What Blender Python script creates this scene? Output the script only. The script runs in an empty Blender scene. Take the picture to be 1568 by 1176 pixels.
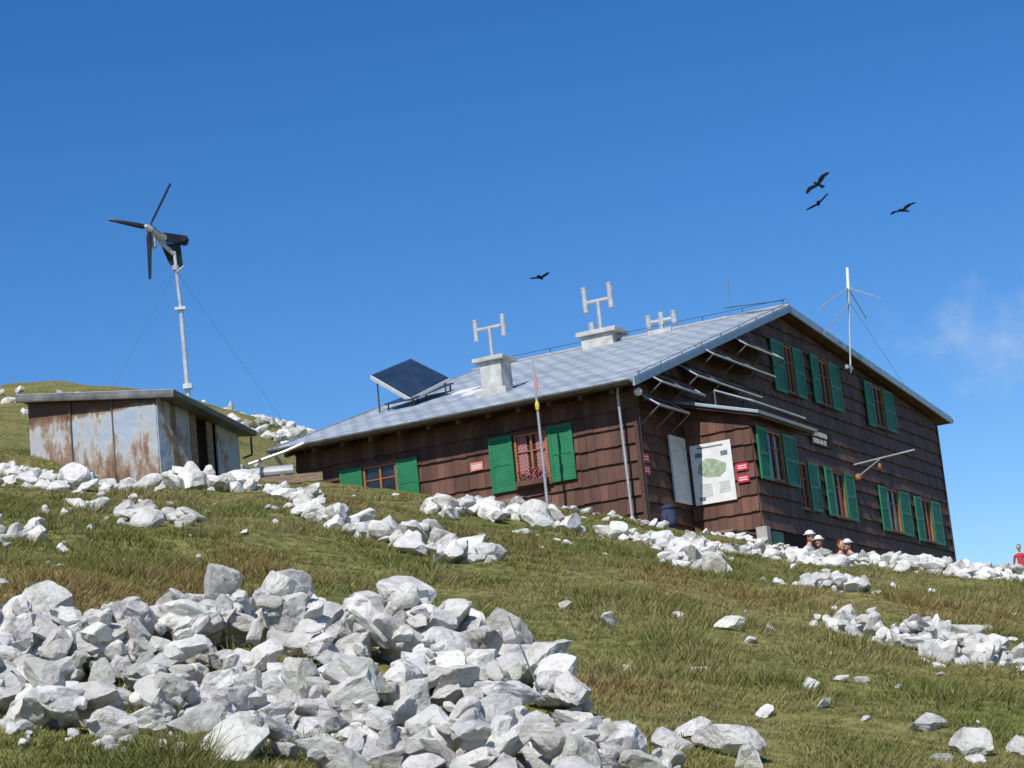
import bpy, bmesh, math, random
import numpy as np
from mathutils import Matrix, Vector, Euler, noise as mnoise
random.seed(7); rng=np.random.default_rng(7)
R=math.radians
sc=bpy.context.scene
COL=sc.collection

# ------------------------------------------------------------------ noise / terrain
_lat=np.random.default_rng(3).random((256,256))
def vnoise(x,y):
    x=np.asarray(x,float);y=np.asarray(y,float)
    xi=np.floor(x).astype(int);yi=np.floor(y).astype(int)
    fx=x-xi;fy=y-yi
    fx=fx*fx*(3-2*fx);fy=fy*fy*(3-2*fy)
    g=lambda i,j:_lat[i%256,j%256]
    return (g(xi,yi)*(1-fx)+g(xi+1,yi)*fx)*(1-fy)+(g(xi,yi+1)*(1-fx)+g(xi+1,yi+1)*fx)*fy
def gauss(x,y,cx,cy,sx,sy): return np.exp(-.5*(((x-cx)/sx)**2+((y-cy)/sy)**2))
def H(x,y):
    x=np.asarray(x,float);y=np.asarray(y,float)
    xe=60*np.tanh(x/60)
    z=-1.55+.2116*y-.00078*y*y-.2076*xe
    z=z+(vnoise(x/3.1+40,y/3.1+11)-.5)*.24+(vnoise(x/.9+7,y/.9+90)-.5)*.12+(vnoise(x/.33+17,y/.33+30)-.5)*.05
    z=z+.20*gauss(x,y,-1.0,10.0,1.0,.7)
    z=z-.85*gauss(x,y,-5.9,37.3,1.6,3.2)
    z=z-1.45*gauss(x,y,6.6,47.5,1.6,1.9)
    z=z-.30/(1+np.exp(-(x-2.7)/.8))/(1+np.exp(-(y-26)/2.5))
    z=z+4.9*gauss(x,y,-17,90,11,16)*(1+.2*(vnoise(x/5,y/5)-.5))+(vnoise(x/7+3,y/7)-.5)*gauss(x,y,-17,88,14,20)*1.2
    z=z-.45*gauss(x,y,-20.5,88,4.5,16)
    return -80+np.logaddexp(0,(z+80)/6.)*6.
def h1(x,y): return float(H(x,y))

# ------------------------------------------------------------------ materials
def newmat(name):
    m=bpy.data.materials.new(name);m.use_nodes=True
    nt=m.node_tree;b=nt.nodes['Principled BSDF'];return m,nt,b
def nd(nt,t,**k):
    n=nt.nodes.new(t)
    for a_,v in k.items(): setattr(n,a_,v)
    return n
def ramp(nt,src,stops):
    r=nd(nt,'ShaderNodeValToRGB');e=r.color_ramp.elements
    while len(e)<len(stops): e.new(.5)
    for i,(p,c) in enumerate(stops): e[i].position=p;e[i].color=(*c,1)
    nt.links.new(src,r.inputs[0]);return r
def noisy(name,c1,c2,scale=6,rough=.7,metal=0,bump=.15,bscale=None,spec=.3,stretch=None,attr=False):
    m,nt,b=newmat(name)
    tc=nd(nt,'ShaderNodeTexCoord');src=tc.outputs['Object']
    if stretch:
        mp=nd(nt,'ShaderNodeMapping');mp.inputs['Scale'].default_value=stretch;nt.links.new(src,mp.inputs[0]);src=mp.outputs[0]
    n=nd(nt,'ShaderNodeTexNoise');n.inputs['Scale'].default_value=scale;n.inputs['Detail'].default_value=7;nt.links.new(src,n.inputs['Vector'])
    r=ramp(nt,n.outputs['Fac'],[(.3,c1),(.7,c2)])
    col=r.outputs[0]
    if attr:
        at=nd(nt,'ShaderNodeAttribute',attribute_name='Col')
        mx=nd(nt,'ShaderNodeMix',data_type='RGBA',blend_type='MULTIPLY');mx.inputs[0].default_value=1
        nt.links.new(col,mx.inputs[6]);nt.links.new(at.outputs['Color'],mx.inputs[7]);col=mx.outputs[2]
    nt.links.new(col,b.inputs['Base Color'])
    b.inputs['Roughness'].default_value=rough;b.inputs['Metallic'].default_value=metal
    b.inputs['Specular IOR Level'].default_value=spec
    if bump:
        n2=nd(nt,'ShaderNodeTexNoise');n2.inputs['Scale'].default_value=bscale or scale*4;n2.inputs['Detail'].default_value=5;nt.links.new(src,n2.inputs['Vector'])
        bp=nd(nt,'ShaderNodeBump');bp.inputs['Strength'].default_value=bump;bp.inputs['Distance'].default_value=.03
        nt.links.new(n2.outputs['Fac'],bp.inputs['Height']);nt.links.new(bp.outputs[0],b.inputs['Normal'])
    return m
M={}
M['board']=noisy('brown_boards',(.066,.030,.020),(.140,.068,.047),2.2,.65,0,.35,30,.3,(1,1,.3),attr=True)
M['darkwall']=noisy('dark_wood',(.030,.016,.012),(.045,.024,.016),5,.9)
M['green']=noisy('green_paint',(.010,.14,.058),(.018,.19,.080),4,.5,0,.1,40,.35)
M['wframe']=noisy('window_wood',(.26,.10,.04),(.36,.15,.06),8,.5)
M['glass']=noisy('window_glass',(.012,.014,.016),(.03,.032,.035),2,.08,0,0,None,.6)
M['trim']=noisy('sheet_trim',(.27,.33,.38),(.38,.43,.48),5,.4,.2,.05)
M['gutter']=noisy('gutter_metal',(.34,.35,.35),(.48,.48,.47),4,.4,.4,.05)
M['dkgutter']=noisy('weathered_gutter',(.10,.10,.10),(.20,.20,.19),4,.5,.3,.05)
M['darkmetal']=noisy('dark_metal',(.03,.035,.04),(.06,.065,.07),6,.45,.4,.05)
M['alu']=noisy('aluminium',(.45,.46,.46),(.66,.67,.67),6,.35,.5,.05)
M['wire']=noisy('steel_wire',(.16,.18,.22),(.22,.24,.28),6,.4,.3,0)
M['white']=noisy('white_paint',(.62,.62,.60),(.76,.76,.74),5,.5,0,.05)
M['render']=noisy('chimney_render',(.34,.34,.32),(.58,.57,.54),4,.9,0,.4,25)
M['concrete']=noisy('concrete',(.30,.28,.25),(.46,.44,.40),4,.9,0,.5,20)
M['pv']=noisy('solar_cells',(.014,.028,.055),(.028,.048,.09),3,.15,0,0,None,.6)
M['black']=noisy('black_paint',(.010,.011,.013),(.022,.023,.026),5,.4,0,.05)
M['red']=noisy('red_paint',(.45,.02,.04),(.60,.05,.07),9,.5,0,.05)
M['pink']=noisy('faded_red',(.55,.18,.16),(.68,.30,.27),9,.6,0,.05)
M['yellow']=noisy('yellow_cloth',(.55,.45,.05),(.7,.55,.1),9,.8)
M['wood']=noisy('grey_wood',(.16,.11,.07),(.30,.23,.16),5,.8,0,.3,30,.2,(1,1,8))
M['skin']=noisy('skin',(.48,.24,.17),(.55,.30,.22),9,.5,0,.05)
M['hair']=noisy('hair',(.05,.03,.02),(.10,.06,.035),30,.7)
M['cloth_w']=noisy('light_cloth',(.62,.60,.58),(.75,.73,.70),9,.85)
M['cloth_r']=noisy('red_cloth',(.42,.03,.04),(.55,.06,.07),9,.85)
M['cloth_p']=noisy('pink_cloth',(.42,.20,.24),(.56,.28,.32),9,.85)
M['cloth_g']=noisy('grey_cloth',(.12,.13,.16),(.20,.21,.24),9,.85)
M['cloth_b']=noisy('dark_cloth',(.02,.03,.06),(.04,.05,.10),9,.85)
M['petals']=noisy('petals',(.6,.03,.12),(.75,.15,.25),12,.7)
M['leaf']=noisy('leaves',(.03,.07,.02),(.06,.11,.03),12,.7)
M['bird']=noisy('feathers',(.004,.004,.005),(.009,.009,.011),9,.9,0,0,None,.1)
M['beak']=noisy('beak',(.5,.35,.05),(.6,.4,.08),9,.5)
M['mapgreen']=noisy('map_print',(.16,.26,.14),(.45,.50,.38),14,.4,0,0)
M['photodark']=noisy('photo_print',(.05,.07,.10),(.22,.24,.26),20,.4,0,0)
def roofmat():
    m,nt,b=newmat('metal_roof_tiles')
    tc=nd(nt,'ShaderNodeTexCoord');mp=nd(nt,'ShaderNodeMapping');mp.inputs['Rotation'].default_value=(0,0,R(90))
    nt.links.new(tc.outputs['Object'],mp.inputs[0])
    bk=nd(nt,'ShaderNodeTexBrick');bk.inputs['Scale'].default_value=1;bk.inputs['Brick Width'].default_value=.42;bk.inputs['Row Height'].default_value=.34
    bk.inputs['Mortar Size'].default_value=.025;bk.inputs['Mortar Smooth'].default_value=.2
    bk.inputs['Color1'].default_value=(.34,.385,.425,1);bk.inputs['Color2'].default_value=(.50,.54,.58,1);bk.inputs['Mortar'].default_value=(.16,.19,.22,1)
    nt.links.new(mp.outputs[0],bk.inputs['Vector'])
    n=nd(nt,'ShaderNodeTexNoise');n.inputs['Scale'].default_value=1.6;n.inputs['Detail'].default_value=9;n.inputs['Roughness'].default_value=.65;nt.links.new(tc.outputs['Object'],n.inputs['Vector'])
    r=ramp(nt,n.outputs['Fac'],[(.3,(.72,.72,.72)),(.65,(1.0,1.0,1.0))])
    mx=nd(nt,'ShaderNodeMix',data_type='RGBA',blend_type='MULTIPLY');mx.inputs[0].default_value=1
    nt.links.new(bk.outputs['Color'],mx.inputs[6]);nt.links.new(r.outputs[0],mx.inputs[7]);nt.links.new(mx.outputs[2],b.inputs['Base Color'])
    bp=nd(nt,'ShaderNodeBump');bp.inputs['Strength'].default_value=.7;bp.inputs['Distance'].default_value=.03;bp.invert=True
    nt.links.new(bk.outputs['Fac'],bp.inputs['Height']);nt.links.new(bp.outputs[0],b.inputs['Normal'])
    b.inputs['Roughness'].default_value=.5
    return m
M['roof']=roofmat()
def rustmat():
    m,nt,b=newmat('rusty_sheet_metal')
    tc=nd(nt,'ShaderNodeTexCoord')
    mp=nd(nt,'ShaderNodeMapping');mp.inputs['Scale'].default_value=(2.6,2.6,.9);nt.links.new(tc.outputs['Object'],mp.inputs[0])
    n=nd(nt,'ShaderNodeTexNoise');n.inputs['Scale'].default_value=1.7;n.inputs['Detail'].default_value=12;n.inputs['Roughness'].default_value=.75;nt.links.new(mp.outputs[0],n.inputs['Vector'])
    at=nd(nt,'ShaderNodeAttribute',attribute_name='Col')
    ad=nd(nt,'ShaderNodeMath',operation='ADD');nt.links.new(n.outputs['Fac'],ad.inputs[0])
    sp_=nd(nt,'ShaderNodeSeparateColor');nt.links.new(at.outputs['Color'],sp_.inputs[0]);nt.links.new(sp_.outputs[0],ad.inputs[1])
    r=ramp(nt,ad.outputs[0],[(.46,(.33,.40,.48)),(.57,(.42,.42,.41)),(.66,(.26,.17,.11)),(.82,(.12,.055,.028))])
    nt.links.new(r.outputs[0],b.inputs['Base Color']);b.inputs['Roughness'].default_value=.6;b.inputs['Metallic'].default_value=.1
    n2=nd(nt,'ShaderNodeTexNoise');n2.inputs['Scale'].default_value=4;nt.links.new(tc.outputs['Object'],n2.inputs['Vector'])
    bp=nd(nt,'ShaderNodeBump');bp.inputs['Strength'].default_value=.4;bp.inputs['Distance'].default_value=.06;nt.links.new(n2.outputs['Fac'],bp.inputs['Height']);nt.links.new(bp.outputs[0],b.inputs['Normal'])
    return m
M['rust']=rustmat()
def rockmat():
    m,nt,b=newmat('limestone')
    tc=nd(nt,'ShaderNodeTexCoord')
    n=nd(nt,'ShaderNodeTexNoise');n.inputs['Scale'].default_value=5.5;n.inputs['Detail'].default_value=11;n.inputs['Roughness'].default_value=.7;nt.links.new(tc.outputs['Object'],n.inputs['Vector'])
    r=ramp(nt,n.outputs['Fac'],[(.30,(.26,.25,.23)),(.39,(.52,.51,.48)),(.50,(.70,.69,.66)),(.66,(.80,.79,.76))])
    n3=nd(nt,'ShaderNodeTexNoise');n3.inputs['Scale'].default_value=55;n3.inputs['Detail'].default_value=7;n3.inputs['Roughness'].default_value=.7;nt.links.new(tc.outputs['Object'],n3.inputs['Vector'])
    r3=ramp(nt,n3.outputs['Fac'],[(.33,(.55,.54,.52)),(.45,(1,1,1))])
    mx=nd(nt,'ShaderNodeMix',data_type='RGBA',blend_type='MULTIPLY');mx.inputs[0].default_value=.8
    nt.links.new(r.outputs[0],mx.inputs[6]);nt.links.new(r3.outputs[0],mx.inputs[7])
    at=nd(nt,'ShaderNodeAttribute',attribute_name='Col')
    mx2=nd(nt,'ShaderNodeMix',data_type='RGBA',blend_type='MULTIPLY');mx2.inputs[0].default_value=1
    nt.links.new(mx.outputs[2],mx2.inputs[6]);nt.links.new(at.outputs['Color'],mx2.inputs[7])
    nt.links.new(mx2.outputs[2],b.inputs['Base Color']);b.inputs['Roughness'].default_value=.9;b.inputs['Specular IOR Level'].default_value=.12
    n2=nd(nt,'ShaderNodeTexNoise');n2.inputs['Scale'].default_value=18;n2.inputs['Detail'].default_value=10;n2.inputs['Roughness'].default_value=.75;nt.links.new(tc.outputs['Object'],n2.inputs['Vector'])
    bp=nd(nt,'ShaderNodeBump');bp.inputs['Strength'].default_value=.85;bp.inputs['Distance'].default_value=.03;nt.links.new(n2.outputs['Fac'],bp.inputs['Height'])
    nt.links.new(bp.outputs[0],b.inputs['Normal'])
    return m
M['rock']=rockmat()
def groundmat():
    m,nt,b=newmat('alpine_turf')
    tc=nd(nt,'ShaderNodeTexCoord')
    n=nd(nt,'ShaderNodeTexNoise');n.inputs['Scale'].default_value=.7;n.inputs['Detail'].default_value=6;nt.links.new(tc.outputs['Object'],n.inputs['Vector'])
    r=ramp(nt,n.outputs['Fac'],[(.35,(.14,.15,.045)),(.52,(.20,.19,.07)),(.70,(.24,.19,.08))])
    n3=nd(nt,'ShaderNodeTexNoise');n3.inputs['Scale'].default_value=9;n3.inputs['Detail'].default_value=8;nt.links.new(tc.outputs['Object'],n3.inputs['Vector'])
    r3=ramp(nt,n3.outputs['Fac'],[(.35,(.5,.5,.47)),(.62,(1.15,1.15,1.1))])
    mx=nd(nt,'ShaderNodeMix',data_type='RGBA',blend_type='MULTIPLY');mx.inputs[0].default_value=1
    nt.links.new(r.outputs[0],mx.inputs[6]);nt.links.new(r3.outputs[0],mx.inputs[7]);nt.links.new(mx.outputs[2],b.inputs['Base Color'])
    b.inputs['Roughness'].default_value=.95;b.inputs['Specular IOR Level'].default_value=.1
    bp=nd(nt,'ShaderNodeBump');bp.inputs['Strength'].default_value=1;bp.inputs['Distance'].default_value=.06;nt.links.new(n3.outputs['Fac'],bp.inputs['Height']);nt.links.new(bp.outputs[0],b.inputs['Normal'])
    return m
M['ground']=groundmat()
def grassmat():
    m,nt,b=newmat('grass_blades')
    at=nd(nt,'ShaderNodeAttribute',attribute_name='Col');nt.links.new(at.outputs['Color'],b.inputs['Base Color'])
    b.inputs['Roughness'].default_value=.7;b.inputs['Specular IOR Level'].default_value=.15
    tr=nd(nt,'ShaderNodeBsdfTranslucent');nt.links.new(at.outputs['Color'],tr.inputs[0])
    ms=nd(nt,'ShaderNodeMixShader');ms.inputs[0].default_value=.3
    nt.links.new(b.outputs[0],ms.inputs[1]);nt.links.new(tr.outputs[0],ms.inputs[2]);nt.links.new(ms.outputs[0],nt.nodes['Material Output'].inputs[0])
    return m
M['grass']=grassmat()
def checkmat():
    m,nt,b=newmat('checked_curtain')
    tc=nd(nt,'ShaderNodeTexCoord');c=nd(nt,'ShaderNodeTexChecker');c.inputs['Scale'].default_value=26
    c.inputs[1].default_value=(.30,.04,.05,1);c.inputs[2].default_value=(.36,.26,.25,1)
    nt.links.new(tc.outputs['Object'],c.inputs[0]);nt.links.new(c.outputs[0],b.inputs['Base Color']);b.inputs['Roughness'].default_value=.9;return m
M['curtain']=checkmat()

# ------------------------------------------------------------------ mesh helpers
def empty(name,loc=(0,0,0),rz=0):
    e=bpy.data.objects.new(name,None);e.location=loc;e.rotation_euler=(0,0,rz);COL.objects.link(e);return e
class Part:
    def __init__(s,name,mat,parent=None): s.n=name;s.m=M[mat];s.p=parent;s.v=[];s.f=[];s.c=[]
    def add(s,vs,fs,c=1.):
        o=len(s.v);s.v+= [tuple(map(float,v)) for v in vs];s.f+=[tuple(i+o for i in f) for f in fs]
        s.c+=[c]*len(vs) if not isinstance(c,(list,tuple)) else list(c)
    def hexa(s,p,c=1.):
        s.add(p,[(3,2,1,0),(4,5,6,7),(0,1,5,4),(1,2,6,5),(2,3,7,6),(3,0,4,7)],c)
    def box(s,x0,x1,y0,y1,z0,z1,c=1.):
        s.hexa([(x0,y0,z0),(x1,y0,z0),(x1,y1,z0),(x0,y1,z0),(x0,y0,z1),(x1,y0,z1),(x1,y1,z1),(x0,y1,z1)],c)
    def cyl(s,p,q,r,r2=None,n=10):
        p=Vector(p);q=Vector(q);r2=r if r2 is None else r2
        d=(q-p).normalized();u=d.orthogonal().normalized();w=d.cross(u)
        vs=[];
        for k,(c,rr) in enumerate(((p,r),(q,r2))):
            for i in range(n):
                t=2*math.pi*i/n;vs.append(c+(u*math.cos(t)+w*math.sin(t))*rr)
        fs=[(i,(i+1)%n,n+(i+1)%n,n+i) for i in range(n)]+[tuple(range(n))[::-1],tuple(range(n,2*n))]
        s.add(vs,fs)
    def tube(s,pts,r,n=8):
        for p,q in zip(pts[:-1],pts[1:]): s.cyl(p,q,r,n=n)
    def slab(s,q,th):
        q=[Vector(x) for x in q];nn=(q[1]-q[0]).cross(q[2]-q[0]).normalized()
        s.hexa([x-nn*th for x in q]+q)
    def ball(s,c,rx,ry,rz,n=12,rot=None):
        vs=[];fs=[];c=Vector(c)
        for i in range(n//2+1):
            ph=math.pi*i/(n//2)
            for j in range(n):
                th=2*math.pi*j/n;v=Vector((rx*math.sin(ph)*math.cos(th),ry*math.sin(ph)*math.sin(th),rz*math.cos(ph)))
                if rot: v=rot@v
                vs.append(c+v)
        for i in range(n//2):
            for j in range(n): fs.append((i*n+j,(i+1)*n+j,(i+1)*n+(j+1)%n,i*n+(j+1)%n))
        s.add(vs,fs)
    def done(s,bevel=0,smooth=False):
        me=bpy.data.meshes.new(s.n);me.from_pydata(s.v,[],s.f);me.update()
        at=me.color_attributes.new('Col','FLOAT_COLOR','POINT')
        arr=np.ones((len(s.v),4),np.float32);arr[:,:3]=np.array(s.c,np.float32)[:,None];at.data.foreach_set('color',arr.ravel())
        me.materials.append(s.m)
        if smooth: me.polygons.foreach_set('use_smooth',[True]*len(me.polygons))
        o=bpy.data.objects.new(s.n,me);COL.objects.link(o)
        if s.p: o.parent=s.p
        if bevel:
            b=o.modifiers.new('b','BEVEL');b.width=bevel;b.segments=2;b.limit_method='ANGLE'
        return o
def bigmesh(name,V,F,C,mat,smooth=False):
    me=bpy.data.meshes.new(name);n=F.shape[1]
    me.vertices.add(len(V));me.vertices.foreach_set('co',V.astype(np.float32).ravel())
    me.loops.add(F.size);me.loops.foreach_set('vertex_index',F.astype(np.int32).ravel())
    me.polygons.add(len(F));me.polygons.foreach_set('loop_start',np.arange(0,F.size,n,dtype=np.int32))
    me.update(calc_edges=True)
    me.polygons.foreach_set('use_smooth',np.full(len(F),smooth,dtype=bool))
    if C is not None:
        at=me.color_attributes.new('Col','FLOAT_COLOR','POINT')
        c4=np.ones((len(V),4),np.float32);c4[:,:3]=C;at.data.foreach_set('color',c4.ravel())
    me.materials.append(M[mat]);me.validate()
    o=bpy.data.objects.new(name,me);COL.objects.link(o);return o

# ------------------------------------------------------------------ ground sheet
def axis(lo,hi,step,far,n=28):
    g=np.geomspace(step*2,far,n)
    return np.concatenate([lo-g[::-1],np.arange(lo,hi,step),hi+g])
xs=axis(-13,13,.16,3000);ys=np.concatenate([8-np.geomspace(.4,3000,28)[::-1],np.arange(8,48,.16),np.arange(48,125,.6),125+np.geomspace(1,3000,28)])
X,Y=np.meshgrid(xs,ys);Z=H(X,Y)
V=np.stack([X.ravel(),Y.ravel(),Z.ravel()],1);nx=len(xs);ny=len(ys)
I=np.arange(nx*ny).reshape(ny,nx)
F=np.stack([I[:-1,:-1].ravel(),I[:-1,1:].ravel(),I[1:,1:].ravel(),I[1:,:-1].ravel()],1)
bigmesh('ground',V,F,None,'ground',True)

# ------------------------------------------------------------------ rocks
def base_rock(sub,seed):
    r=np.random.default_rng(seed)
    bm=bmesh.new();bmesh.ops.create_icosphere(bm,subdivisions=sub,radius=.62)
    P=np.array([v.co[:] for v in bm.verts]);Fc=np.array([[v.index for v in f.verts] for f in bm.faces]);bm.free()
    for k in range(r.integers(12,19)):
        n=r.normal(size=3);n/=np.linalg.norm(n);d=r.uniform(.28,.43)
        s=P@n;m=s>d;P[m]-=np.outer(s[m]-d,n)
    off=Vector(r.uniform(0,50,3))
    if sub>=3:
        for i in range(len(P)):
            v=Vector(P[i]);q=mnoise.noise(v*2.6+off)*.045+mnoise.noise(v*7+off)*.024
            if sub>=4: q+=mnoise.noise(v*17+off)*.016-abs(mnoise.noise(v*5+off*2))*.03
            P[i]+=np.array(v.normalized())*q
    return P,Fc
RB={4:[base_rock(4,i) for i in range(14)],3:[base_rock(3,50+i) for i in range(12)],2:[base_rock(2,100+i) for i in range(10)]}
class Rocks:
    def __init__(s): s.V=[];s.F=[];s.C=[];s.n=0
    def add(s,x,y,z,size,sub):
        P,Fc=RB[sub][rng.integers(len(RB[sub]))]
        sc_=np.array([rng.uniform(.9,1.5),rng.uniform(.7,1.1),rng.uniform(.5,.9)])*size
        e=(rng.normal(0,.4),rng.normal(0,.4),rng.uniform(0,6.28))
        m=np.array(Euler(e).to_matrix())
        Q=(P*sc_)@m.T+np.array([x,y,z])
        s.V.append(Q);s.F.append(Fc+s.n);s.n+=len(Q)
        c=rng.uniform(.74,1.12);s.C.append(np.ones((len(Q),3))*np.array([c,c*rng.uniform(.97,1.0),c*rng.uniform(.92,1.0)]))
    def done(s,name):
        return bigmesh(name,np.concatenate(s.V),np.concatenate(s.F),np.concatenate(s.C),'rock',False)
gx0,gy0,gs=-14.,7.,.05
E=np.zeros((int(40/gs),int(28/gs)))
def place(rk,x,y,size,sub,lift=.2,cap=.12):
    r=size*.5;i0=int((x-r-gx0)/gs);i1=int((x+r-gx0)/gs)+1;j0=int((y-r-gy0)/gs);j1=int((y+r-gy0)/gs)+1
    if i0<0 or j0<0 or i1>=E.shape[1] or j1>=E.shape[0]: rk.add(x,y,h1(x,y)+.2*size,size,sub);return
    sub_=E[j0:j1,i0:i1];xx=gx0+np.arange(i0,i1)*gs;yy=gy0+np.arange(j0,j1)*gs
    d2=((xx[None,:]-x)**2+(yy[:,None]-y)**2)/(r*r);m=d2<1
    base=float(np.mean(sub_[m])) if m.any() else 0
    base=min(base,cap)
    zc=base+lift*size
    rk.add(x,y,h1(x,y)+zc,size,sub)
    top=zc+.32*size*(1-d2);sub_[m]=np.maximum(sub_[m],top[m])
fg=Rocks()
def backy(x): return np.interp(x,[-3,-1.9,-1.2,-.7,-.25,0,.22,.36],[10.3,10.5,10.8,11.1,11.0,10.2,9.5,8.6])
sizes=list(rng.uniform(.085,.15,330))+list(rng.uniform(.15,.22,190))+list(rng.uniform(.22,.31,60))
sizes.sort(reverse=True)
for q in range(0,len(sizes)): 
    if rng.random()<.35:
        j=rng.integers(len(sizes));sizes[q],sizes[j]=sizes[j],sizes[q]
for sz in sizes:
    ok=False
    for _ in range(60):
        x=rng.uniform(-2.8,.36);y=rng.uniform(7.9,11.1)
        patch=(x<-1.15 and y<8.4) or ((x+1.75)**2/.09+(y-9.15)**2/.05<1)
        if y<backy(x) and not patch and rng.random()<(.6 if y<8.7 else 1): ok=True;break
    if ok: place(fg,x,y,sz,4 if sz>.13 else 3,.22,.24)
for k in range(420):
    x=rng.uniform(-2.8,.6);y=rng.uniform(7.9,11.3)
    if y<backy(x)+.3: place(fg,x,y,rng.uniform(.03,.085),2,.15,.2)
for (x,y,s) in [(-.78,10.9,.26),(-.55,10.7,.24),(-.30,10.8,.28),(-.12,10.5,.26),(-.62,10.3,.28),(-1.5,10.6,.27),(-1.9,10.3,.24),(-1.1,10.7,.22),(-.25,10.1,.29),(.0,9.9,.27),(.12,9.6,.24),(-2.3,10.2,.26)]: place(fg,x,y,s,4,.3,.30)
for (x,y,s) in [(.62,9.6,.15),(.74,9.35,.26),(.80,9.1,.17),(1.45,11.9,.14),(1.42,11.2,.11),(1.8,10.5,.14),(1.92,10.05,.22),(2.15,10.15,.17),(1.3,14.9,.18),(1.4,14.6,.10),(.5,14.8,.13),(.22,15.6,.14),(.50,9.4,.16),(-.1,8.9,.17),(.25,8.9,.2),(.1,8.7,.18),(-.5,8.8,.2),(-.3,8.7,.17),(-.9,8.8,.18),(1.1,11.0,.10),(.9,12.6,.09),(1.7,12.6,.08),(.45,9.0,.16)]:
    place(fg,x,y,s,4)
fg.done('foreground_rocks')
mid=Rocks()
bands=[([(-4.6,28.2),(-4.1,28.6),(-3.3,30.0)],.40,80,.13,.36),([(-3.0,28.2),(-2.5,25.0),(-1.8,22.6),(-1.3,20.4),(-.9,19.6),(-.5,17.8)],.30,125,.10,.34),
([(-1.1,31),(-.3,31.5),(.5,30.5)],.40,85,.15,.42),([(1.2,31),(1.8,29.5),(1.9,26),(1.7,21.8)],.30,100,.12,.32),([(2.2,31.5),(3.1,32.4),(4.0,32.5),(5.0,35),(6.7,39),(7.2,36.0)],.5,210,.12,.34),([(6,35),(7.6,34)],.7,130,.12,.36),
([(2.4,20.4),(2.6,19.2),(2.8,18.2)],.22,34,.08,.25),([(2.25,15.6),(2.6,15.4),(2.9,14.8),(3.1,14.1)],.20,150,.06,.20),([(-6.8,28.5),(-5.3,25.8)],.55,70,.13,.36),
([(-4.2,19.8),(-3.6,18.9),(-2.9,18.0)],.26,30,.09,.25),([(-4.2,17.2),(-3.5,15.2)],.30,16,.10,.22),([(-7.2,34),(-5.9,32)],.7,30,.12,.32),([(3.4,42),(4.8,42.6)],.5,50,.14,.28),([(4.2,43.5),(6.0,44)],.3,45,.14,.30),([(-.5,39),(2.4,41)],.5,30,.12,.28)]
for pts,sp_,n,s0,s1 in bands:
    for k in range(n):
        t=rng.random()*(len(pts)-1);i=int(t);u=t-i
        x=pts[i][0]*(1-u)+pts[i+1][0]*u+rng.normal(0,sp_*.55);y=pts[i][1]*(1-u)+pts[i+1][1]*u+rng.normal(0,sp_*1.5)
        sz=s0+(s1-s0)*rng.random()**1.5
        place(mid,x,y,sz,3 if y<34 else 2,.22,.10)
for k in range(620):
    y=9+33*rng.random()**.8;x=rng.uniform(-.27,.27)*y
    if vnoise(x*.6+5,y*.3)>.45: place(mid,x,y,rng.uniform(.03,.11)*(1 if y<25 else 1.5),2,.10,.05)
mid.done('slope_rocks')
far=Rocks()
for k in range(200):
    x=rng.normal(-14,7);y=rng.uniform(60,96)
    if vnoise(x*.22,y*.12+4)>.55: far.add(x,y,h1(x,y)+.05,rng.uniform(.15,.5),2)
for k in range(95): 
    x=rng.normal(-9.0,.9);y=rng.uniform(76,90);far.add(x,y,h1(x,y)+.05,rng.uniform(.2,.75),2)
for k in range(14):
    x=rng.normal(-18,.6);y=rng.uniform(74,80);far.add(x,y,h1(x,y)+.05,rng.uniform(.2,.6),2)
far.done('hilltop_rocks')

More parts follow.
